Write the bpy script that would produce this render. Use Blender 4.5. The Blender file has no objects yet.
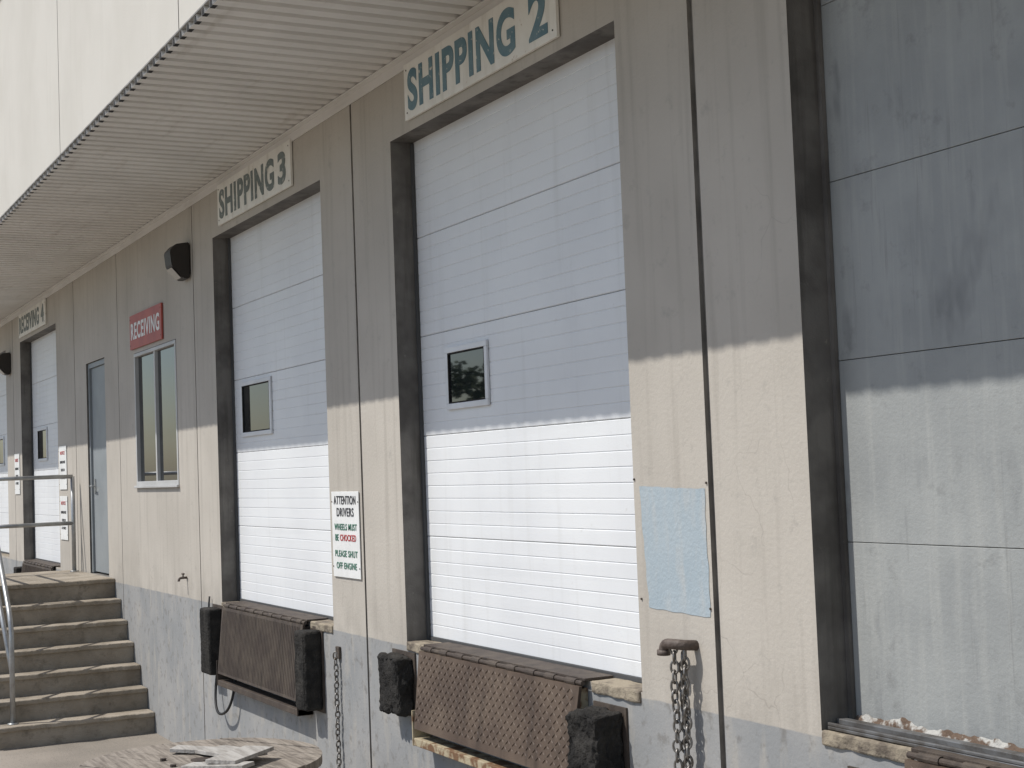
import bpy, bmesh, math, random
from mathutils import Vector, Matrix, noise
random.seed(7)
S=bpy.context.scene
COL=S.collection

# ------------------------------------------------------------------ materials
def mat(name,c1,c2=None,rough=.7,scale=2.0,lo=.4,hi=.65,bump=.1,bscale=60,metal=0,streak=None,spots=None,mscale=(1,1,1),spec=.4):
    m=bpy.data.materials.new(name);m.use_nodes=True
    nt=m.node_tree;N=nt.nodes;L=nt.links
    b=N['Principled BSDF'];b.inputs['Roughness'].default_value=rough;b.inputs['Metallic'].default_value=metal
    b.inputs['Specular IOR Level'].default_value=spec
    tc=N.new('ShaderNodeTexCoord')
    def noi(sc,vec=None,det=3,r=.6):
        n=N.new('ShaderNodeTexNoise');n.inputs['Scale'].default_value=sc;n.inputs['Detail'].default_value=det;n.inputs['Roughness'].default_value=r
        if vec is None: L.new(tc.outputs['Object'],n.inputs['Vector'])
        else:
            mp=N.new('ShaderNodeMapping');mp.inputs['Scale'].default_value=vec;L.new(tc.outputs['Object'],mp.inputs[0]);L.new(mp.outputs[0],n.inputs['Vector'])
        return n.outputs['Fac']
    def ramp(f,a,bb):
        r=N.new('ShaderNodeMapRange');r.inputs[1].default_value=a;r.inputs[2].default_value=bb;L.new(f,r.inputs[0]);return r.outputs[0]
    def mix(f,a,bb):
        x=N.new('ShaderNodeMix');x.data_type='RGBA'
        if isinstance(f,float): x.inputs[0].default_value=f
        else: L.new(f,x.inputs[0])
        for i,v in ((6,a),(7,bb)):
            if isinstance(v,tuple): x.inputs[i].default_value=(*v,1)
            else: L.new(v,x.inputs[i])
        return x.outputs[2]
    def mul(f,k):
        x=N.new('ShaderNodeMath');x.operation='MULTIPLY';L.new(f,x.inputs[0])
        if isinstance(k,(int,float)): x.inputs[1].default_value=k
        else: L.new(k,x.inputs[1])
        return x.outputs[0]
    if c2 is None: c2=tuple(v*.82 for v in c1)
    c=mix(ramp(noi(scale,mscale),lo,hi),c1,c2)
    if streak:
        vec,sc,amt,sl,sh=streak[1:]
        c=mix(mul(ramp(noi(sc,vec),sl,sh),amt),c,streak[0])
    if spots:
        c=mix(mul(ramp(noi(spots[1],None,5,.7),spots[2],spots[3]),spots[4] if len(spots)>4 else 1.0),c,spots[0])
    L.new(c,b.inputs['Base Color'])
    if bump:
        bp=N.new('ShaderNodeBump');bp.inputs['Strength'].default_value=bump;bp.inputs['Distance'].default_value=.01
        L.new(noi(bscale,None,2,.6),bp.inputs['Height']);L.new(bp.outputs[0],b.inputs['Normal'])
    return m,dict(N=N,L=L,tc=tc,noi=noi,ramp=ramp,mix=mix,mul=mul,b=b,c=c)

M_wall,h=mat('painted_concrete_wall',(.495,.456,.40),(.42,.385,.335),rough=.85,scale=.9,lo=.35,hi=.7,bump=.2,bscale=45,
    streak=((.31,.28,.24),(9,9,.4),1.4,.55,.52,.78),spots=((.30,.28,.25),9,.58,.74,.5))
N,L=h['N'],h['L']
sep=N.new('ShaderNodeSeparateXYZ');L.new(h['tc'].outputs['Object'],sep.inputs[0])
nz=h['noi'](6);mz=N.new('ShaderNodeMath');mz.operation='MULTIPLY_ADD';L.new(nz,mz.inputs[0]);mz.inputs[1].default_value=.016;L.new(sep.outputs[2],mz.inputs[2])
bandf=h['ramp'](mz.outputs[0],1.372,1.366)
# grime that gathers just above the base band
gr=h['mul'](h['mul'](h['ramp'](mz.outputs[0],1.75,1.36),h['ramp'](h['noi'](5,(1,1,.5)),.42,.7)),.5)
c0=h['mix'](gr,h['c'],(.27,.245,.21))
bc=h['mix'](h['ramp'](h['noi'](1.6),.4,.68),(.265,.27,.27),(.335,.33,.32))
bc=h['mix'](h['mul'](h['ramp'](h['noi'](3.0,(3,3,.8)),.52,.66),.55),bc,(.39,.365,.325))
bc=h['mix'](h['mul'](h['ramp'](h['noi'](13),.55,.68),.6),bc,(.17,.16,.145))
c=h['mix'](bandf,c0,bc)
vo=N.new('ShaderNodeTexVoronoi');vo.feature='DISTANCE_TO_EDGE';vo.inputs['Scale'].default_value=2.6
ad=N.new('ShaderNodeMix');ad.data_type='RGBA';ad.inputs[0].default_value=.14
nn=N.new('ShaderNodeTexNoise');nn.inputs['Scale'].default_value=6;L.new(h['tc'].outputs['Object'],nn.inputs['Vector'])
L.new(h['tc'].outputs['Object'],ad.inputs[6]);L.new(nn.outputs['Color'],ad.inputs[7]);L.new(ad.outputs[2],vo.inputs['Vector'])
cr=h['ramp'](vo.outputs['Distance'],.0045,.001);cr=h['mul'](h['mul'](cr,h['ramp'](h['noi'](1.1),.53,.62)),.35)
c=h['mix'](cr,c,(.24,.21,.18));L.new(c,h['b'].inputs['Base Color'])

M_upper,_=mat('upper_wall_paint',(.60,.57,.51),(.56,.53,.47),rough=.85,scale=.7,bump=.15,bscale=40,streak=((.48,.45,.39),(7,7,.3),1.2,.4,.56,.8))
M_jamb,_=mat('door_jamb_shade_tone',(.17,.158,.142),(.095,.087,.078),rough=.7,scale=4,bump=.2,streak=((.065,.058,.05),(9,9,.6),1.5,.7,.5,.7),spots=((.3,.28,.24),14,.66,.74,.6))  # shade of the reveal sides painted into the base colour, plus streaks and chips
M_groove,_=mat('joint_sealant',(.27,.25,.22),(.18,.165,.145),rough=.9,scale=6)
M_white,_=mat('white_door_paint',(.77,.78,.785),(.72,.73,.74),rough=.45,scale=1.2,bump=.12,bscale=160,
    streak=((.56,.56,.54),(6,6,.5),1.5,.4,.58,.85),spots=((.5,.48,.44),16,.66,.76,.4))
M_seam,_=mat('dark_seam',(.08,.08,.08),rough=.9,bump=0)
M_seam2,_=mat('grey_seam',(.22,.22,.22),rough=.9,bump=0)
M_grey,h=mat('weathered_grey_door',(.335,.345,.335),(.28,.29,.285),rough=.6,scale=2.6,lo=.35,hi=.65,bump=.2,bscale=70,
    streak=((.44,.44,.41),(14,14,.9),1.4,.45,.5,.8),spots=((.15,.15,.145),6,.58,.76,.6))
N,L=h['N'],h['L']
c=h['mix'](h['mul'](h['ramp'](h['noi'](3.1,(1.6,1.6,.6)),.62,.74),.5),h['c'],(.14,.145,.15))
c=h['mix'](h['mul'](h['ramp'](h['noi'](4,(8,8,.35)),.62,.74),.4),c,(.17,.17,.165));L.new(c,h['b'].inputs['Base Color'])
M_peel,_=mat('peeling_seal',(.42,.41,.38),(.12,.08,.055),rough=.8,scale=16,lo=.42,hi=.52,bump=.6,bscale=60)
M_rubber,_=mat('black_rubber',(.022,.021,.02),(.045,.042,.038),rough=.95,scale=9,bump=.9,bscale=80,spec=.2)
M_rust,_=mat('rusty_steel_plate',(.082,.056,.041),(.125,.09,.065),rough=.6,scale=4,lo=.38,hi=.66,bump=.15,bscale=120,
    streak=((.045,.031,.023),(8,8,1),1.5,.7,.5,.7),spots=((.25,.215,.17),7,.64,.74,.55))
M_rust2,_=mat('dark_rusty_plate',(.062,.047,.038),(.095,.075,.058),rough=.65,scale=6,bump=.3,bscale=90,
    streak=((.032,.025,.02),(10,10,1),2,.7,.5,.7))
M_yel,_=mat('worn_cream_steel',(.40,.34,.23),(.17,.095,.05),rough=.7,scale=12,lo=.46,hi=.58,bump=.3)
M_steel,_=mat('galvanised_pipe',(.42,.43,.43),(.3,.3,.3),rough=.4,scale=8,metal=.6,bump=.05)
M_rail,_=mat('threshold_steel',(.2,.2,.2),(.11,.10,.09),rough=.5,scale=10,metal=.5,bump=.1)
M_chain,_=mat('chain_steel',(.26,.25,.235),(.14,.12,.10),rough=.4,scale=30,metal=.6,bump=.1)
M_pipe,_=mat('rusty_pipe',(.12,.095,.08),(.075,.055,.045),rough=.6,scale=20,bump=.4)
M_conc,_=mat('stair_concrete',(.36,.315,.255),(.23,.195,.15),rough=.9,scale=3,lo=.35,hi=.7,bump=.6,bscale=35,spots=((.14,.12,.09),7,.54,.70,.7))
M_sill,_=mat('sill_concrete',(.30,.255,.19),(.14,.115,.09),rough=.9,scale=9,lo=.42,hi=.6,bump=.8,bscale=40)
M_can,h=mat('canopy_metal',(.70,.68,.64),(.63,.61,.57),rough=.55,scale=1.5,bump=.03,streak=((.42,.38,.33),(.6,5,5),2,.45,.58,.8))
M_trim,_=mat('canopy_edge_trim',(.3,.29,.27),(.15,.14,.13),rough=.7,scale=8)
M_flutefill,_=mat('flute_shade_fill',(.03,.03,.03),rough=.95,bump=0)  # near-black fill standing in for the dark flute openings
M_sign,_=mat('sign_board',(.80,.785,.73),(.72,.70,.64),rough=.6,scale=4,bump=.05,spots=((.36,.25,.15),11,.64,.72,.8),streak=((.5,.47,.4),(5,5,1),2,.55,.52,.75))
M_signw,_=mat('sign_white',(.78,.78,.76),(.7,.7,.68),rough=.5,scale=4,bump=0)
M_teal,_=mat('sign_teal_letters',(.10,.19,.235),(.15,.235,.27),rough=.6,scale=9,bump=0,spots=((.66,.64,.58),28,.62,.66,.9))
M_grn,_=mat('sign_green_grey_letters',(.17,.2,.195),(.13,.155,.15),rough=.6,scale=9,bump=0,spots=((.66,.64,.58),26,.6,.66,.9))
M_red,_=mat('sign_red',(.42,.09,.07),(.34,.07,.06),rough=.5,scale=4,bump=0)
M_blk,_=mat('sign_black_letters',(.03,.03,.035),rough=.6,bump=0)
M_redl,_=mat('sign_red_letters',(.5,.05,.05),rough=.6,bump=0)
M_green,_=mat('sign_green_letters',(.05,.18,.12),rough=.6,bump=0)
M_blue,_=mat('light_blue_paint',(.37,.43,.465),(.335,.40,.44),rough=.8,scale=3,bump=.3,bscale=45,streak=((.46,.47,.46),(4,4,1),3,.6,.5,.7))
M_mdoor,_=mat('grey_door_paint',(.26,.28,.29),(.22,.24,.25),rough=.5,scale=2,bump=.05,spots=((.15,.14,.13),14,.66,.75,.6))
M_lamp,_=mat('lamp_housing',(.035,.03,.027),rough=.5,bump=0)
M_lens,_=mat('lamp_lens',(.45,.43,.38),rough=.25,bump=0)
M_cable,_=mat('black_cable',(.02,.02,.02),rough=.6,bump=0)
M_wood,_=mat('weathered_wood',(.30,.262,.22),(.165,.14,.115),rough=.9,scale=3,mscale=(1,14,1),bump=.7,bscale=40,spots=((.07,.058,.048),6,.56,.7,.7))
M_wood2,_=mat('grey_scrap_wood',(.42,.40,.37),(.28,.26,.235),rough=.9,scale=4,mscale=(1,10,1),bump=.5,bscale=50)
M_ground,h=mat('concrete_asphalt_ground',(.32,.28,.235),(.22,.195,.165),rough=.95,scale=.8,lo=.35,hi=.7,bump=.7,bscale=70,spots=((.11,.10,.085),30,.54,.7,.6))
M_tar,_=mat('roof_felt',(.08,.08,.08),rough=.95)
M_bark,_=mat('bark',(.09,.07,.05),rough=.95,scale=10)
M_leaf,_=mat('foliage',(.045,.07,.025),(.08,.11,.045),rough=.8,scale=2,bump=0)
M_glass,h=mat('window_glass',(.012,.014,.016),rough=.02,bump=.0,spec=.5)
h['b'].inputs['IOR'].default_value=1.9
M_white2,_=mat('white_frame',(.75,.76,.77),rough=.4,bump=0)
M_frame,_=mat('aluminium_frame',(.5,.5,.49),rough=.45,bump=0)

# ------------------------------------------------------------------ helpers
def obj(name,me,m=None,parent=None):
    o=bpy.data.objects.new(name,me);COL.objects.link(o)
    if m is not None:
        for x in (m if isinstance(m,(list,tuple)) else [m]): me.materials.append(x)
    if parent: o.parent=parent
    return o
def empty(name,loc=(0,0,0)):
    o=bpy.data.objects.new(name,None);COL.objects.link(o);return o
def bmo(name,bm,m,parent=None,smooth=False):
    me=bpy.data.meshes.new(name);bmesh.ops.recalc_face_normals(bm,faces=bm.faces);bm.to_mesh(me);bm.free()
    if smooth:
        for p in me.polygons:p.use_smooth=True
    return obj(name,me,m,parent)
def addbox(bm,x0,x1,y0,y1,z0,z1,bev=0,M=None,mi=0):
    t=bmesh.new()
    bmesh.ops.create_cube(t,size=1)
    for v in t.verts: v.co=Vector(((x0+x1)/2+v.co.x*(x1-x0),(y0+y1)/2+v.co.y*(y1-y0),(z0+z1)/2+v.co.z*(z1-z0)))
    if bev: bmesh.ops.bevel(t,geom=t.edges[:],offset=bev,segments=2,affect='EDGES',profile=.5)
    if M: t.transform(M)
    for f in t.faces:f.material_index=mi
    me=bpy.data.meshes.new('t');t.to_mesh(me);t.free();bm.from_mesh(me);bpy.data.meshes.remove(me)
def box(name,x0,x1,y0,y1,z0,z1,m,parent=None,bev=0):
    bm=bmesh.new();addbox(bm,x0,x1,y0,y1,z0,z1,bev);return bmo(name,bm,m,parent)
def tube(bm,pts,r,seg=10,cap=True):
    pts=[Vector(p) for p in pts];rings=[]
    up=None
    for i,p in enumerate(pts):
        t=(pts[min(i+1,len(pts)-1)]-pts[max(i-1,0)]).normalized()
        a=Vector((0,0,1)) if abs(t.z)<.9 else Vector((1,0,0))
        if up is not None: a=up
        s=t.cross(a).normalized();u=s.cross(t).normalized();up=u
        rings.append([bm.verts.new(p+s*r*math.cos(k*2*math.pi/seg)+u*r*math.sin(k*2*math.pi/seg)) for k in range(seg)])
    for A,B in zip(rings,rings[1:]):
        for k in range(seg): bm.faces.new((A[k],A[(k+1)%seg],B[(k+1)%seg],B[k]))
    if cap: bm.faces.new(rings[0]);bm.faces.new(rings[-1])
def arc(p0,p1,p2,n=8):
    p0,p1,p2=map(Vector,(p0,p1,p2));return [(1-t)**2*p0+2*t*(1-t)*p1+t*t*p2 for t in [i/n for i in range(n+1)]]
def text(name,s,x0,x1,z0,z1,y,m,parent,bold=.02,th=.002,rot=0):
    cu=bpy.data.curves.new('t','FONT');cu.body=s;cu.offset=bold;cu.extrude=.01;cu.align_x='CENTER'
    if len(s)>4: cu.space_character=1.12
    o=bpy.data.objects.new('t',cu);COL.objects.link(o);bpy.context.view_layer.update()
    dg=bpy.context.evaluated_depsgraph_get();me=bpy.data.meshes.new_from_object(o.evaluated_get(dg))
    bpy.data.objects.remove(o)
    xs=[v.co.x for v in me.vertices];ys=[v.co.y for v in me.vertices]
    a,b,c,d=min(xs),max(xs),min(ys),max(ys)
    for v in me.vertices:
        X=x0+(v.co.x-a)/(b-a)*(x1-x0);Z=z0+(v.co.y-c)/(d-c)*(z1-z0)
        v.co=Vector((X,y-(v.co.z+.01)/.02*th,Z))
    me.materials.clear()
    return obj(name,me,m,parent)

bld=empty('warehouse_building')
# ------------------------------------------------------------------ wall as depth grid
TOP=9.62;X0,X1=-48,9
doors=[(-25.57,-22.97),(-21.72,-19.1),(-12.2,-9.6),(-8.36,-5.73),(-4.49,-1.87),(-.62,2.0)]
F=[]
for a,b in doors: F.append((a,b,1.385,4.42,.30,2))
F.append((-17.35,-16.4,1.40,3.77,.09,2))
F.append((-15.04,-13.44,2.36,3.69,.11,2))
for x,w_ in ((-29.9,.01),(-26.2,.01),(-22.35,.01),(-18.0,.01),(-15.75,.008),(-12.82,.009),(-9.0,.014),(-5.13,.020),(-1.27,.02),(2.6,.02)): F.append((x-w_,x+w_,-.3,4.93,.022,3))
for x in (-29.6,-24.1,-18.58,-13.07,-7.5,-2): F.append((x-.012,x+.012,4.93,TOP,.02,3))
F.append((X0,X1,4.93,4.95,.004,1))
xs=sorted({X0,X1}|{f[0] for f in F}|{f[1] for f in F});zs=sorted({-.3,TOP}|{f[2] for f in F}|{f[3] for f in F})
def cell(i,j):
    if i<0 or j<0 or i>=len(xs)-1 or j>=len(zs)-1: return None
    cx=(xs[i]+xs[i+1])/2;cz=(zs[j]+zs[j+1])/2
    for f in F:
        if f[0]<cx<f[1] and f[2]<cz<f[3] and f[4]>.01: return f[4],f[5]
    return 0,(1 if cz>4.93 else 0)
bm=bmesh.new()
def q(vs,mi):
    f=bm.faces.new([bm.verts.new(v) for v in vs]);f.material_index=mi
for i in range(len(xs)-1):
    for j in range(len(zs)-1):
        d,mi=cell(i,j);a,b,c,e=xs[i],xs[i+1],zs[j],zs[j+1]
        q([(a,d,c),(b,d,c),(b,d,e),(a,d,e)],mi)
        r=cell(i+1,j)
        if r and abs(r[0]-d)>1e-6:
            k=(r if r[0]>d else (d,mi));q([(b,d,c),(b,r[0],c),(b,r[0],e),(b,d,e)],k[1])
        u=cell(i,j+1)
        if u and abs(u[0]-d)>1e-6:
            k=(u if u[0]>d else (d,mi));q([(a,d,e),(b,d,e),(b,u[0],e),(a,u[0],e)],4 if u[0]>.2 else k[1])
bmesh.ops.remove_doubles(bm,verts=bm.verts,dist=1e-5)
me=bpy.data.meshes.new('walls');bm.to_mesh(me);bm.free()
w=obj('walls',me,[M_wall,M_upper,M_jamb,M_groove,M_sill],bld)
box('building_body',X0,X1,.34,22,-.3,TOP-.02,M_upper,bld)
box('parapet_cap',X0,X1,-.02,.4,TOP,TOP+.05,M_upper,bld)
box('roof',X0+.3,X1-.3,.5,21.7,TOP-.02,TOP,M_tar,bld)

# ------------------------------------------------------------------ canopy : ribbed steel deck, flat roof sheet on top
bm=bmesh.new();pitch=.15;dp=.038
nper=int((7-(-42))/pitch)
prof=[]
for k in range(nper):
    x=-42+k*pitch
    prof+=[(x,0),(x+.088,0),(x+.100,dp),(x+.138,dp)]
prof.append((-42+nper*pitch,0))
YE=-1.345;ZC=4.868
A=[[bm.verts.new((x,YE,ZC+z)) for x,z in prof],[bm.verts.new((x,-.002,ZC+z)) for x,z in prof]]
B=[[bm.verts.new((x,YE,ZC+z+.004)) for x,z in prof],[bm.verts.new((x,-.002,ZC+z+.004)) for x,z in prof]]
for k in range(len(prof)-1):
    bm.faces.new((A[0][k],A[0][k+1],A[1][k+1],A[1][k]))
    bm.faces.new((B[0][k],B[0][k+1],B[1][k+1],B[1][k]))
    bm.faces.new((A[0][k],A[0][k+1],B[0][k+1],B[0][k])).material_index=1
bmo('canopy_deck',bm,[M_can,M_trim],bld)
bm=bmesh.new()
for k in range(nper):
    x=-42+k*pitch
    vs=[[bm.verts.new((xx,y,zz)) for xx,zz in ((x+.0885,ZC+.0005),(x+.1495,ZC+.0005),(x+.1375,ZC+dp-.0005),(x+.1005,ZC+dp-.0005))] for y in (YE+.004,YE+.03)]
    bm.faces.new(vs[0]);bm.faces.new(vs[1])
    for i in range(4): bm.faces.new((vs[0][i],vs[0][(i+1)%4],vs[1][(i+1)%4],vs[1][i]))
bmo('flute_light_blocks',bm,M_flutefill,bld)  # added plugs: stop sun through the flutes so the canopy shadow edge is straight
box('canopy_roof_sheet',-42,7,YE-.003,-.003,ZC+dp+.0045,ZC+dp+.014,M_trim,bld)
bm=bmesh.new()
addbox(bm,-42,7,-.055,-.003,ZC-.010,ZC-.003);addbox(bm,-42,7,-.010,-.003,ZC-.07,ZC-.0105)
bmo('canopy_ledger',bm,M_can,bld)

# ------------------------------------------------------------------ sectional doors
def secdoor(a,b,win=None,m=M_white,nsec=5,z0=1.405,z1=4.43,ribs=8,y=.15):
    p=empty('sectional_door');p.parent=bld
    sh=(z1-z0)/nsec
    for s in range(nsec):
        zb=z0+s*sh+.0015;zt=z0+(s+1)*sh-.0015
        bm=bmesh.new();pr=[]
        rh=(zt-zb)/ribs
        pr.append((zb,y+.03));pr.append((zb,y+.004));pr.append((zb+.004,y))
        for r in range(1,ribs):
            z=zb+r*rh;pr+= [(z-.004,y),(z-.0015,y+.003),(z+.0015,y+.003),(z+.004,y)]
        pr.append((zt-.004,y));pr.append((zt,y+.004));pr.append((zt,y+.03))
        V=[[bm.verts.new((x,yy+random.uniform(-.0006,.0006),z)) for z,yy in pr] for x in (a-.05,b+.05)]
        for k in range(len(pr)-1): bm.faces.new((V[0][k],V[1][k],V[1][k+1],V[0][k+1]))
        bmo('door_section_%d'%(s+1),bm,m,p)
    box('door_backing',a-.05,b+.05,y+.012,y+.02,z0,z1,M_seam2,p)
    box('bottom_seal',a+.005,b-.005,y-.012,y+.03,1.387,z0+.003,M_seam,p)
    box('side_seal',a+.001,a+.022,y-.02,y-.002,1.39,4.415,M_seam,p)
    if win:
        x0,x1,wz0,wz1=win
        bm=bmesh.new();t=.035
        addbox(bm,x0,x1,y-.018,y-.002,wz0,wz0+t,.004);addbox(bm,x0,x1,y-.018,y-.002,wz1-t,wz1,.004)
        addbox(bm,x0,x0+t,y-.0175,y-.002,wz0+t,wz1-t,.003);addbox(bm,x1-t,x1,y-.0175,y-.002,wz0+t,wz1-t,.003)
        bmo('door_window_frame',bm,M_white2,p)
        bm=bmesh.new();addbox(bm,x0+t,x1-t,y-.0165,y-.008,wz0+t,wz0+t+.008);addbox(bm,x0+t,x1-t,y-.0165,y-.008,wz1-t-.008,wz1-t)
        addbox(bm,x0+t,x0+t+.008,y-.016,y-.008,wz0+t+.008,wz1-t-.008);addbox(bm,x1-t-.008,x1-t,y-.016,y-.008,wz0+t+.008,wz1-t-.008);bmo('glazing_gasket',bm,M_rubber,p)
        box('door_window_glass',x0+t-.005,x1-t+.005,y-.007,y-.003,wz0+t-.005,wz1-t+.005,M_glass,p)
    return p
secdoor(-8.36,-5.73,(-7.97,-7.42,2.755,3.12))
secdoor(-12.2,-9.6,(-11.97,-11.2,2.74,3.19))
secdoor(-21.72,-19.1,(-21.3,-20.6,2.74,3.19))
secdoor(-25.57,-22.97,(-24.9,-24.2,2.74,3.19))
for a,b in ((-4.49,-1.87),(-.62,2.0)):
    p=empty('sectional_door');p.parent=bld
    for s in range(5):
        zb=1.40+s*.685-.01;zt=zb+.685
        if s==0: zb+=.02
        box('door_panel_%d'%(s+1),a-.05,b+.05,.15,.19,zb+.0012,min(zt-.0012,4.46),M_grey,p,.002)
    box('door_backing',a-.05,b+.05,.18,.21,1.42,4.46,M_seam,p)
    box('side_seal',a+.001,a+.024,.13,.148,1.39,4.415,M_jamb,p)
    bm=bmesh.new();n=160;R_=[[],[],[]]
    for k in range(n+1):
        x=a+.03+(b-a-.04)*k/n
        nz=noise.noise(Vector((x*7,0,0)));n2=noise.noise(Vector((x*31,3,0)))
        R_[0].append(bm.verts.new((x,.148,1.435+.025*nz+.012*n2)))
        R_[1].append(bm.verts.new((x,.138+.006*n2,1.42+.012*nz)))
        R_[2].append(bm.verts.new((x,.128+.010*nz,1.40+.008*n2)))
    for r in range(2):
        for k in range(n): bm.faces.new((R_[r][k],R_[r][k+1],R_[r+1][k+1],R_[r+1][k]))
    bmo('bottom_strip',bm,M_peel,p)
    bm=bmesh.new()
    for k in range(14):
        x=random.uniform(a+.05,b-.1);s=random.uniform(.008,.022);y=random.uniform(.11,.125)
        Mx=Matrix.Translation((x,y,1.405))@Matrix.Rotation(random.uniform(0,3),4,'Z')@Matrix.Rotation(random.uniform(-.4,.4),4,'X')
        addbox(bm,-s,s,-s*.5,s*.5,0,.006,0,Mx)
    bmo('flaking_debris',bm,M_peel,p)
    bm=bmesh.new();addbox(bm,a+.01,b-.01,.02,.10,1.389,1.402,.003);addbox(bm,a+.01,b-.01,.065,.10,1.4025,1.425,.004);addbox(bm,a+.01,b-.01,.02,.032,1.4025,1.415,.003)
    bmo('threshold_rail',bm,M_rail,p)

# man door
p=empty('personnel_door');p.parent=bld
box('door_leaf',-17.29,-16.46,.045,.085,1.42,3.71,M_mdoor,p,.004)
bm=bmesh.new();addbox(bm,-17.348,-17.292,.02,.088,1.41,3.765);addbox(bm,-16.458,-16.402,.02,.088,1.41,3.765);addbox(bm,-17.29,-16.46,.0205,.088,3.712,3.765);bmo('door_frame',bm,M_mdoor,p)
bm=bmesh.new();tube(bm,[(-17.2,.045,2.38),(-17.2,-.01,2.38),(-17.08,-.012,2.38)],.012);addbox(bm,-17.24,-17.16,.035,.044,2.3,2.46);bmo('door_handle',bm,M_steel,p)
# receiving window
p=empty('receiving_window');p.parent=bld
bm=bmesh.new();x0,x1,z0,z1=-15.035,-13.445,2.365,3.685
addbox(bm,x0,x1,-.008,.06,z0,z0+.045,.004);addbox(bm,x0,x1,-.008,.06,z1-.035,z1,.004)
addbox(bm,x0,x0+.04,-.006,.06,z0+.045,z1-.035);addbox(bm,x1-.04,x1,-.006,.06,z0+.045,z1-.035)
addbox(bm,-14.27,-14.225,.0,.06,z0+.045,z1-.035)
bmo('window_frame',bm,M_frame,p)
box('window_sill',x0-.02,x1+.02,-.03,-.0085,z0-.02,z0+.003,M_frame,p,.004)
box('window_glass',x0+.035,x1-.035,.03,.036,z0+.04,z1-.03,M_glass,p)

# ------------------------------------------------------------------ painted blue patch
bm=bmesh.new();pts=[]
def edge(a,b,n):
    for k in range(n):
        t=k/n;x=a[0]+(b[0]-a[0])*t;z=a[1]+(b[1]-a[1])*t
        j=.007;pts.append((x+j*noise.noise(Vector((x*14,z*14,1))),z+j*noise.noise(Vector((x*14,z*14,9)))))
edge((-5.68,2.30),(-5.175,2.285),40);edge((-5.175,2.285),(-5.175,1.755),40);edge((-5.175,1.755),(-5.64,1.765),40);edge((-5.64,1.765),(-5.68,2.30),40)
bm.faces.new([bm.verts.new((x,-.002,z)) for x,z in pts]);bmo('painted_patch',bm,M_blue,bld)
bm=bmesh.new()
for x,z in ((-5.72,2.33),(-5.16,2.31),(-5.17,1.79),(-5.7,1.8)): tube(bm,[(x,0,z),(x,-.006,z)],.005,8)
bmo('anchor_bolts',bm,M_rust2,bld)

# ------------------------------------------------------------------ signs
def sign(name,x0,x1,z0,z1,base,lines,tilt=0,y=-.005,th=.018,bold=.02):
    p=empty(name)
    box('board',x0,x1,y-th,y,z0,z1,base,p,.002)
    for s,fx0,fx1,fz0,fz1,m in lines:
        W=x1-x0;H=z1-z0
        text('lettering',s,x0+fx0*W,x0+fx1*W,z0+fz0*H,z0+fz1*H,y-th-.001,m,p,bold)
    bm=bmesh.new()
    for a in (.02,.98):
        for b in (.12,.88):
            X=x0+a*(x1-x0);Z=z0+b*(z1-z0);tube(bm,[(X,y-th,Z),(X,y-th-.003,Z)],.005,8)
    bmo('screws',bm,M_rust2,p)
    return p
s=sign('shipping_sign',-8.07,-6.22,4.48,4.815,M_sign,[('SHIPPING',.03,.77,.12,.86,M_teal),('2',.85,.955,.12,.86,M_teal)],bold=.035)
s=sign('shipping_sign',-11.95,-10.13,4.48,4.815,M_sign,[('SHIPPING',.03,.80,.13,.84,M_grn),('3',.85,.945,.13,.84,M_grn)],bold=.035)
s=sign('receiving_sign',-15.11,-13.86,3.73,4.07,M_red,[('RECEIVING',.05,.95,.27,.76,M_signw)],bold=.025)
s=sign('receiving_sign',-21.66,-19.65,4.47,4.79,M_sign,[('RECEIVING',.03,.78,.14,.86,M_grn),('4',.85,.95,.14,.86,M_grn)],bold=.035)
s=sign('attention_drivers_sign',-9.54,-9.05,1.725,2.29,M_signw,[
 ('ATTENTION',.1,.9,.85,.95,M_blk),('DRIVERS',.2,.82,.71,.81,M_blk),('WHEELS MUST',.1,.92,.55,.625,M_green),('BE',.12,.24,.425,.50,M_green),('CHOCKED',.3,.88,.425,.50,M_redl),
 ('PLEASE SHUT',.1,.92,.24,.315,M_green),('OFF ENGINE',.14,.88,.10,.175,M_green)],bold=.008,th=.006)
for x0,x1,z0,z1 in ((-22.3,-21.9,2.3,2.87),(-19.0,-18.55,1.74,2.27),(-19.0,-18.55,2.35,2.88)):
    sign('notice_sign',x0,x1,z0,z1,M_signw,[('NOTICE',.2,.8,.8,.88,M_redl),('DRIVERS MUST',.15,.85,.6,.66,M_blk),('CHECK IN',.25,.75,.42,.48,M_blk),('AT OFFICE',.2,.8,.24,.30,M_blk)],bold=.0,th=.006)

# ------------------------------------------------------------------ wall lamps
def lamp(x,z):
    p=empty('wall_lamp')
    bm=bmesh.new();pr=[(-.012,-.17),(-.07,-.17),(-.17,-.06),(-.185,.07),(-.13,.13),(-.012,.15)]
    V=[[bm.verts.new((x+dx,y,z+zz)) for y,zz in pr] for dx in (-.11,.11)]
    for k in range(6): bm.faces.new((V[0][k],V[1][k],V[1][(k+1)%6],V[0][(k+1)%6]))
    bm.faces.new(V[0]);bm.faces.new(V[1]);bmesh.ops.bevel(bm,geom=bm.edges[:],offset=.008,segments=2,affect='EDGES')
    bmo('housing',bm,M_lamp,p)
    box('back_plate',x-.09,x+.09,-.012,-.001,z-.13,z+.13,M_lamp,p)
    bm=bmesh.new()
    c=[(x-.09,-.082,z-.161),(x+.09,-.082,z-.161),(x+.09,-.163,z-.072),(x-.09,-.163,z-.072)]
    bm.faces.new([bm.verts.new(Vector(v)+Vector((0,-.006,-.006))) for v in c]);bmo('lens',bm,M_lens,p)
lamp(-12.98,4.34);lamp(-22.6,4.2)

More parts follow.
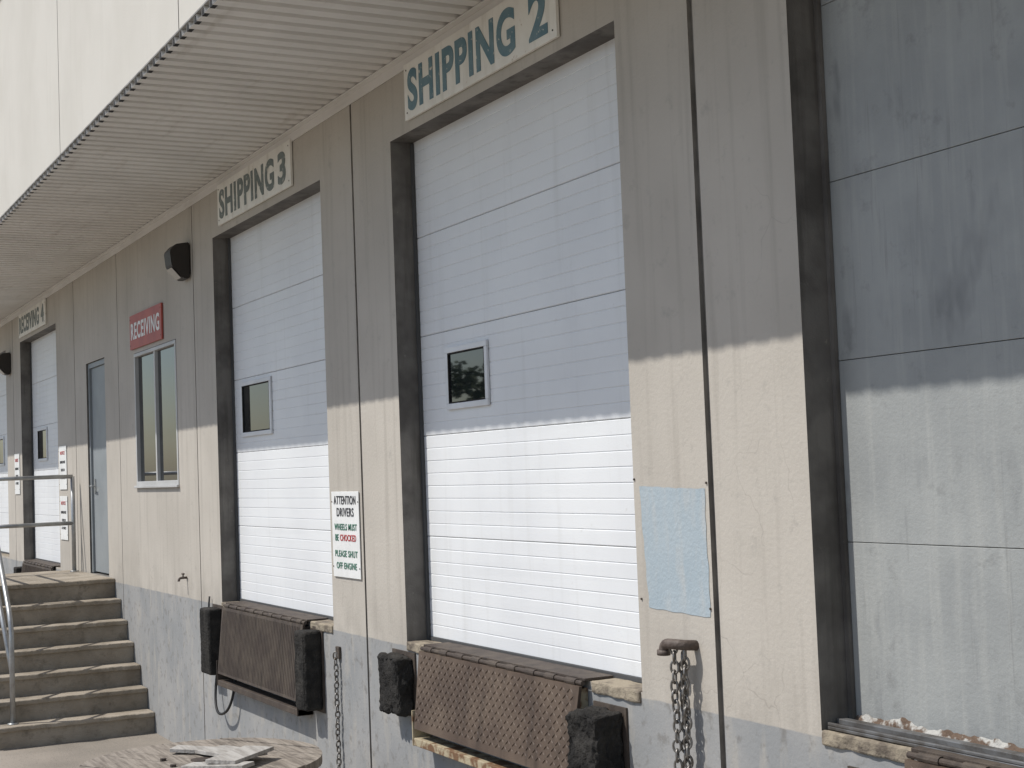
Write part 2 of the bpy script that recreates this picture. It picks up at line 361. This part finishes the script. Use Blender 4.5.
# ------------------------------------------------------------------ dock equipment
def roughbox(name,x0,x1,y0,y1,z0,z1,parent,amp=.012,lam=True,seed=0):
    bm=bmesh.new();addbox(bm,x0,x1,y0,y1,z0,z1,.018)
    bmesh.ops.triangulate(bm,faces=bm.faces[:])
    for _ in range(5):
        lo=[e for e in bm.edges if e.calc_length()>.022]
        if lo: bmesh.ops.subdivide_edges(bm,edges=lo,cuts=1,use_grid_fill=False);bmesh.ops.triangulate(bm,faces=bm.faces[:])
    bm.normal_update()
    for v in bm.verts:
        n=v.normal.copy();k=.7*noise.noise(v.co*8+Vector((seed,0,0)))+.45*noise.noise(v.co*50+Vector((seed,3,0)))
        v.co+=n*amp*k
        if lam: v.co.y+=.004*math.sin(v.co.x*260)
    return bmo(name,bm,M_rubber,parent,True)
def bumper(x0,x1,z0,z1,d=.14,amp=.01,seed=0):
    p=empty('dock_bumper')
    roughbox('rubber_pad',x0,x1,-d,-.012,z0,z1,p,amp,True,seed)
    bm=bmesh.new();addbox(bm,x0-.02,x1+.02,-.011,-.001,z0-.02,z1+.02)
    bmo('mounting_plate',bm,M_rust2,p)
    return p
bumper(-8.55,-8.25,.97,1.31,.12,.030,1)
bumper(-6.13,-5.88,.84,1.28,.17,.034,2)
bumper(-12.42,-12.16,.80,1.34,.13,.006,3)
bumper(-10.02,-9.82,.80,1.34,.14,.008,4)
bumper(-4.32,-4.04,.86,1.26,.15,.016,5)
def leveler(a,b,z0,m,seed,tread=True):
    p=empty('dock_leveler')
    bm=bmesh.new();addbox(bm,a,b,-.03,.13 if seed!=3 else .015,1.387,1.40,.002);bmo('deck_plate',bm,M_rust2,p)
    bm=bmesh.new();tube(bm,[(a,-.04,1.378),(b,-.04,1.378)],.012,10)
    n=9
    for k in range(n):
        x=a+(b-a)*(k+.5)/n;tube(bm,[(x-.05,-.04,1.378),(x+.05,-.04,1.378)],.017,10)
    bmo('hinge_tube',bm,M_rust2,p)
    z1=1.365;yt,yb=-.06,-.12
    def P(x,z,o=0):
        t=(z1-z)/(z1-z0);return (x,yt+(yb-yt)*t-o,z)
    bm=bmesh.new();t=.016
    vs=[bm.verts.new(v) for v in (P(a,z1),P(b,z1),P(b-.03,z0),P(a+.03,z0))];ws=[bm.verts.new((v.co.x,v.co.y+t,v.co.z)) for v in vs]
    bm.faces.new(vs);bm.faces.new(ws)
    for k in range(4): bm.faces.new((vs[k],vs[(k+1)%4],ws[(k+1)%4],ws[k]))
    if tread:
        s=.052;r=0;z=z1-.03
        while z>z0+.02:
            x=a+.05;c=0
            while x<b-.05:
                sg=1 if (r+c)%2 else -1
                l=.0165;w_=.0042
                ax=Vector((l,0,sg*l*.9));bx=Vector((-sg*w_,0,w_))
                c0=Vector(P(x,z,.0005));top=bm.verts.new(Vector(P(x,z,.0055)))
                q4=[bm.verts.new(c0+ax),bm.verts.new(c0+bx),bm.verts.new(c0-ax),bm.verts.new(c0-bx)]
                for k in range(4): bm.faces.new((q4[k],q4[(k+1)%4],top))
                x+=s*.7;c+=1
            z-=s*.62;r+=1
    else:
        x=a+.06
        while x<b-.06:
            tube(bm,[P(x,z1-.02,.001),P(x,z0+.02,.001)],.0035,4);x+=.035
    bmo('lip_plate',bm,m,p)
    bm=bmesh.new()
    for x in (a+.02,b-.06): addbox(bm,x,x+.04,-.055,-.003,z0-.02,1.35)
    addbox(bm,a,b,-.115,-.003,z0-.10,z0-.055,.004);addbox(bm,a,a+.012,-.12,-.003,z0-.10,z0+.1);addbox(bm,b-.012,b,-.12,-.003,z0-.10,z0+.1)
    bmo('lip_keeper_frame',bm,M_yel if seed==1 else M_rust2,p)
    return p
leveler(-8.05,-6.19,.93,M_rust,1)
leveler(-12.0,-10.05,.84,M_rust2,2,False)
leveler(-3.98,-2.1,.93,M_rust,3)
leveler(-21.5,-19.4,.9,M_rust2,4,False)
bumper(-21.75,-21.55,.85,1.3,.14,.008,6);bumper(-19.3,-19.05,.85,1.3,.14,.008,7)
def nosing(x0,x1,seed,y1=.13):
    bm=bmesh.new();addbox(bm,x0,x1,-.012,y1,1.335,1.390,.008);bmesh.ops.triangulate(bm,faces=bm.faces[:])
    for _ in range(4):
        bmesh.ops.subdivide_edges(bm,edges=[e for e in bm.edges if e.calc_length()>.022],cuts=1);bmesh.ops.triangulate(bm,faces=bm.faces[:])
    for v in bm.verts: v.co+=Vector((.4,.6,.25))*(.010*noise.noise(v.co*14+Vector((seed,0,0)))+.004*noise.noise(v.co*50))
    bmo('concrete_nosing',bm,M_sill,bld)
nosing(-6.17,-5.74,1);nosing(-8.35,-8.08,2);nosing(-4.48,-4.0,3,.01);nosing(-10.03,-9.61,4);nosing(-12.19,-12.02,5)

# chains
def link(bm,c,ang,L_=.028,W_=.016,r=.0055):
    n=16;pts=[]
    for k in range(n):
        t=2*math.pi*k/n;u=W_*math.cos(t);v=L_*math.sin(t)
        pts.append(Vector(c)+Vector((u*math.cos(ang),u*math.sin(ang),v)))
    rings=[]
    for k in range(n):
        t=(pts[(k+1)%n]-pts[k-1]).normalized();nrm=Vector((-math.sin(ang),math.cos(ang),0));s=t.cross(nrm).normalized()
        rings.append([bm.verts.new(pts[k]+r*(nrm*math.cos(a)+s*math.sin(a))) for a in [i*math.pi/3 for i in range(6)]])
    for k in range(n):
        A,B=rings[k],rings[(k+1)%n]
        for i in range(6): bm.faces.new((A[i],A[(i+1)%6],B[(i+1)%6],B[i]))
def chain(path,sc=1.0):
    p=bmesh.new();n=0
    for (x,y,z0,z1) in path:
        z=z0
        while z>z1:
            link(p,(x+.005*math.sin(z*25),y,z),.5+(math.pi/2 if n%2 else 0)+.3*math.sin(z*17),.028*sc,.017*sc,.0058*sc);z-=.043*sc;n+=1
    return bmo('hanging_chain',p,M_chain,None,True)
chain([(-5.335,-.085,1.625,.15),(-5.30,-.055,1.60,.30),(-5.325,-.05,1.58,.9)],.95)
chain([(-9.5,-.03,1.2,.35)],.9)
box('chain_bracket',-9.53,-9.47,-.02,-.001,1.18,1.26,M_rust2,None,.004)
bm=bmesh.new()
tube(bm,[(-5.29,0,1.63),(-5.29,-.05,1.635)]+arc((-5.29,-.05,1.635),(-5.295,-.085,1.64),(-5.33,-.09,1.64))[1:]+arc((-5.37,-.09,1.638),(-5.40,-.09,1.635),(-5.402,-.09,1.60)),.022,12)
tube(bm,[(-5.402,-.09,1.61),(-5.403,-.09,1.588)],.029,12)
bmo('rusty_pipe_elbow',bm,M_pipe,None,True)
bm=bmesh.new();tube(bm,[(-13.27,0,1.54),(-13.27,-.05,1.54)]+arc((-13.27,-.05,1.54),(-13.27,-.075,1.54),(-13.27,-.075,1.51)),.011);tube(bm,[(-13.27,-.035,1.54),(-13.27,-.035,1.575)],.007);tube(bm,[(-13.295,-.035,1.575),(-13.245,-.035,1.575)],.009)
bmo('wall_spigot',bm,M_pipe,None,True)
bm=bmesh.new();P=arc((-12.30,-.03,.80),(-12.28,-.09,.42),(-11.95,-.08,.52),14)+arc((-11.95,-.08,.52),(-11.75,-.07,.58),(-11.78,-.03,.82),10)[1:]
tube(bm,P,.011);tube(bm,[(-12.5,-.02,1.42)]+arc((-12.5,-.02,1.42),(-12.52,-.05,1.1),(-12.34,-.04,.78),10)[1:],.008)
bmo('black_cable',bm,M_cable,None,True)

# ------------------------------------------------------------------ stairs + landing
p=empty('concrete_stairs')
bm=bmesh.new();xb=-14.56;tr=.262;rh=.2;yw=-.003;yo=-1.5
for k in range(7):
    xe=xb-k*tr;nx=-18.3 if k==6 else xe-tr
    addbox(bm,nx+(.0005 if k<6 else 0),xe,yo,yw,0-.1,(k+1)*rh-.045)
bmo('riser_blocks',bm,M_conc,p)
bm=bmesh.new()
for k in range(7):
    xe=xb-k*tr;nx=-18.3 if k==6 else xe-tr
    t=bmesh.new();addbox(t,nx+.001,xe+.028,yo-.01,yw,(k+1)*rh-.0445,(k+1)*rh,.010);
    bmesh.ops.subdivide_edges(t,edges=[e for e in t.edges if e.calc_length()>1],cuts=60)
    for v in t.verts:
        if v.co.x>xe: v.co.x+=.007*noise.noise(v.co*7)+.007*noise.noise(v.co*25)
        v.co.z+=.004*noise.noise(v.co*5)
    me=bpy.data.meshes.new('t');t.to_mesh(me);t.free();bm.from_mesh(me)
bmo('treads',bm,M_conc,p)
p=empty('metal_railing')
bm=bmesh.new();r=.024;yr=-1.285
xf=-17.85
for y in (-.08,yr): tube(bm,[(xf,y,1.4),(xf,y,2.5)],r)
tube(bm,[(xf,-.08,2.5),(xf,yr,2.5)],r);tube(bm,[(xf,-.08,1.96),(xf,yr,1.96)],r)
tube(bm,[(xf,yr,2.5),(-16.15,yr,2.5)],r);tube(bm,[(xf,yr,1.96),(-16.15,yr,1.96)],r)
tube(bm,[(-16.15,yr,1.4),(-16.15,yr,2.5)],r)
tube(bm,[(-16.15,yr,2.5)]+[(-14.85,yr,1.28)]+arc((-14.85,yr,1.28),(-14.70,yr,1.14),(-14.70,yr,.95))[1:]+[(-14.70,yr,.2)],r)
tube(bm,[(-16.15,yr,1.96),(-14.70,yr,.68)],r)
for x,y,z in ((xf,-.08,1.4),(xf,yr,1.4),(-16.15,yr,1.4),(-14.70,yr,.2)): tube(bm,[(x,y,z),(x,y,z+.012)],.05,12)
bmo('rails_and_posts',bm,M_steel,p,True)

# ------------------------------------------------------------------ cable spool with scrap wood
cx,cy,zt,R=-8.58,-1.21,.80,.69
p=empty('cable_spool')
def disc(z0,z1,nm):
    bm=bmesh.new();nb=10;wd=2*R/nb
    for k in range(nb):
        y0=-R+k*wd+.004;y1=-R+(k+1)*wd-.004
        pts=[];ys=[y0+(y1-y0)*i/6 for i in range(7)]
        for y in ys: pts.append((math.sqrt(max(0,R*R-y*y))*(1-.008*random.random()),y))
        for y in reversed(ys): pts.append((-math.sqrt(max(0,R*R-y*y))*(1-.008*random.random()),y))
        dz=random.uniform(-.003,.003)
        lo=[bm.verts.new((x,y,z0+dz)) for x,y in pts];hi=[bm.verts.new((x,y,z1+dz)) for x,y in pts]
        bm.faces.new(lo);bm.faces.new(hi)
        for i in range(len(pts)): bm.faces.new((lo[i],lo[(i+1)%len(pts)],hi[(i+1)%len(pts)],hi[i]))
    bmesh.ops.remove_doubles(bm,verts=bm.verts,dist=1e-4)
    bm.transform(Matrix.Translation((cx,cy,0))@Matrix.Rotation(.5,4,'Z'))
    bmo(nm,bm,M_wood,p)
disc(zt-.05,zt,'top_flange');disc(.0,.05,'bottom_flange')
bm=bmesh.new()
for k in range(14):
    a=2*math.pi*k/14;Mx=Matrix.Translation((cx,cy,0))@Matrix.Rotation(a,4,'Z')
    addbox(bm,.30,.325,-.065,.065,.05,zt-.05,0,Mx)
bmo('drum_staves',bm,M_wood,p)
bm=bmesh.new()
for k in range(6):
    a=2*math.pi*k/6;tube(bm,[(cx+.22*math.cos(a),cy+.22*math.sin(a),zt),(cx+.22*math.cos(a),cy+.22*math.sin(a),zt+.015)],.018,8)
tube(bm,[(cx,cy,zt-.02),(cx,cy,zt+.005)],.06,20)
bmo('through_bolts',bm,M_rust2,p)
p2=empty('scrap_wood_planks')
for i,(dx,dy,a,l,w_,tz) in enumerate([(.05,.16,.2,.50,.20,.015),(.30,.14,2.3,.42,.19,.04),(-.22,.06,.9,.34,.12,.0),(.40,-.02,.7,.4,.12,.015)]):
    bm=bmesh.new();addbox(bm,-l/2,l/2,-w_/2,w_/2,0,.022,.002,Matrix.Translation((cx+dx,cy+dy,zt+.006+tz))@Matrix.Rotation(a,4,'Z')@Matrix.Rotation(.05*(i%3-1),4,'Y'));bmo('plank_%d'%(i+1),bm,M_wood2,p2)

# ------------------------------------------------------------------ ground
bm=bmesh.new();bmesh.ops.create_grid(bm,x_segments=4,y_segments=4,size=400);bmo('ground',bm,M_ground)
# ------------------------------------------------------------------ trees across the yard (seen in the window reflections)
def tree(x,y,H):
    p=empty('tree')
    bm=bmesh.new()
    def limb(p0,p1,r0,r1):
        n=6;A=[];p0=Vector(p0);p1=Vector(p1);t=(p1-p0).normalized();s=t.cross(Vector((.3,1,.2))).normalized();u=s.cross(t)
        for c,r in ((p0,r0),(p1,r1)): A.append([bm.verts.new(c+r*(s*math.cos(k*math.pi/3)+u*math.sin(k*math.pi/3))) for k in range(n)])
        for k in range(n): bm.faces.new((A[0][k],A[0][(k+1)%n],A[1][(k+1)%n],A[1][k]))
    limb((x,y,0),(x,y,H*.45),.25,.17);cl=[]
    for k in range(9):
        a=k*2.4;rr=H*random.uniform(.12,.32);e=(x+rr*math.cos(a),y+rr*math.sin(a),H*random.uniform(.35,.9))
        limb((x,y,H*random.uniform(.2,.45)),e,.1,.03);cl.append((Vector(e),H*random.uniform(.1,.18)))
    bmo('trunk',bm,M_bark,p)
    bm=bmesh.new()
    for c,r in cl:
        for _ in range(170):
            d=Vector((random.gauss(0,1),random.gauss(0,1),random.gauss(0,.8)));d=d.normalized()*r*random.random()**.4
            o=c+d;s=.2;a=Vector((random.uniform(-1,1),random.uniform(-1,1),random.uniform(-1,1))).normalized()*s;b=a.cross(Vector((random.random(),random.random(),random.random()))).normalized()*s*.7
            bm.faces.new([bm.verts.new(o+a),bm.verts.new(o+b),bm.verts.new(o-a),bm.verts.new(o-b)])
    bmo('crown',bm,M_leaf,p)
for k in range(16):
    tree(-98+k*6.4+random.uniform(-1.5,1.5),-36+random.uniform(-4,4),random.uniform(4.5,8.5))

# ------------------------------------------------------------------ light
sd=Vector((-.35,-1,1.5)).normalized()
w=bpy.data.worlds.new('World');S.world=w;w.use_nodes=True
nt=w.node_tree;sk=nt.nodes.new('ShaderNodeTexSky');sk.sky_type='NISHITA';sk.sun_disc=False
sk.sun_elevation=math.asin(sd.z);sk.sun_rotation=math.atan2(sd.x,sd.y)%(2*math.pi)
nt.links.new(sk.outputs[0],nt.nodes['Background'].inputs[0]);nt.nodes['Background'].inputs[1].default_value=.125
l=bpy.data.lights.new('sun','SUN');l.energy=4.0;l.angle=math.radians(.5);l.color=(1,.965,.91)
o=bpy.data.objects.new('sun',l);COL.objects.link(o);o.rotation_euler=sd.to_track_quat('Z','Y').to_euler();o.location=(0,-10,15)
S.view_settings.view_transform='Standard';S.view_settings.look='None';S.view_settings.exposure=0

# ------------------------------------------------------------------ camera
f=1500
d=Vector((-779,-114,-f)).normalized();pz=(779*.038-114)/f
up=Vector((-.038,1,pz)).normalized();Xa=-d;Ya=up.cross(Xa)
up=Xa.cross(Ya)
c=bpy.data.cameras.new('camera');c.sensor_width=36;c.lens=f/1024*36;c.clip_end=2000
o=bpy.data.objects.new('camera',c);COL.objects.link(o)
M3=Matrix((Xa,Ya.normalized(),up.normalized()))
o.matrix_world=Matrix.Translation((0,-3.58,2.4))@M3.to_4x4()
S.camera=o
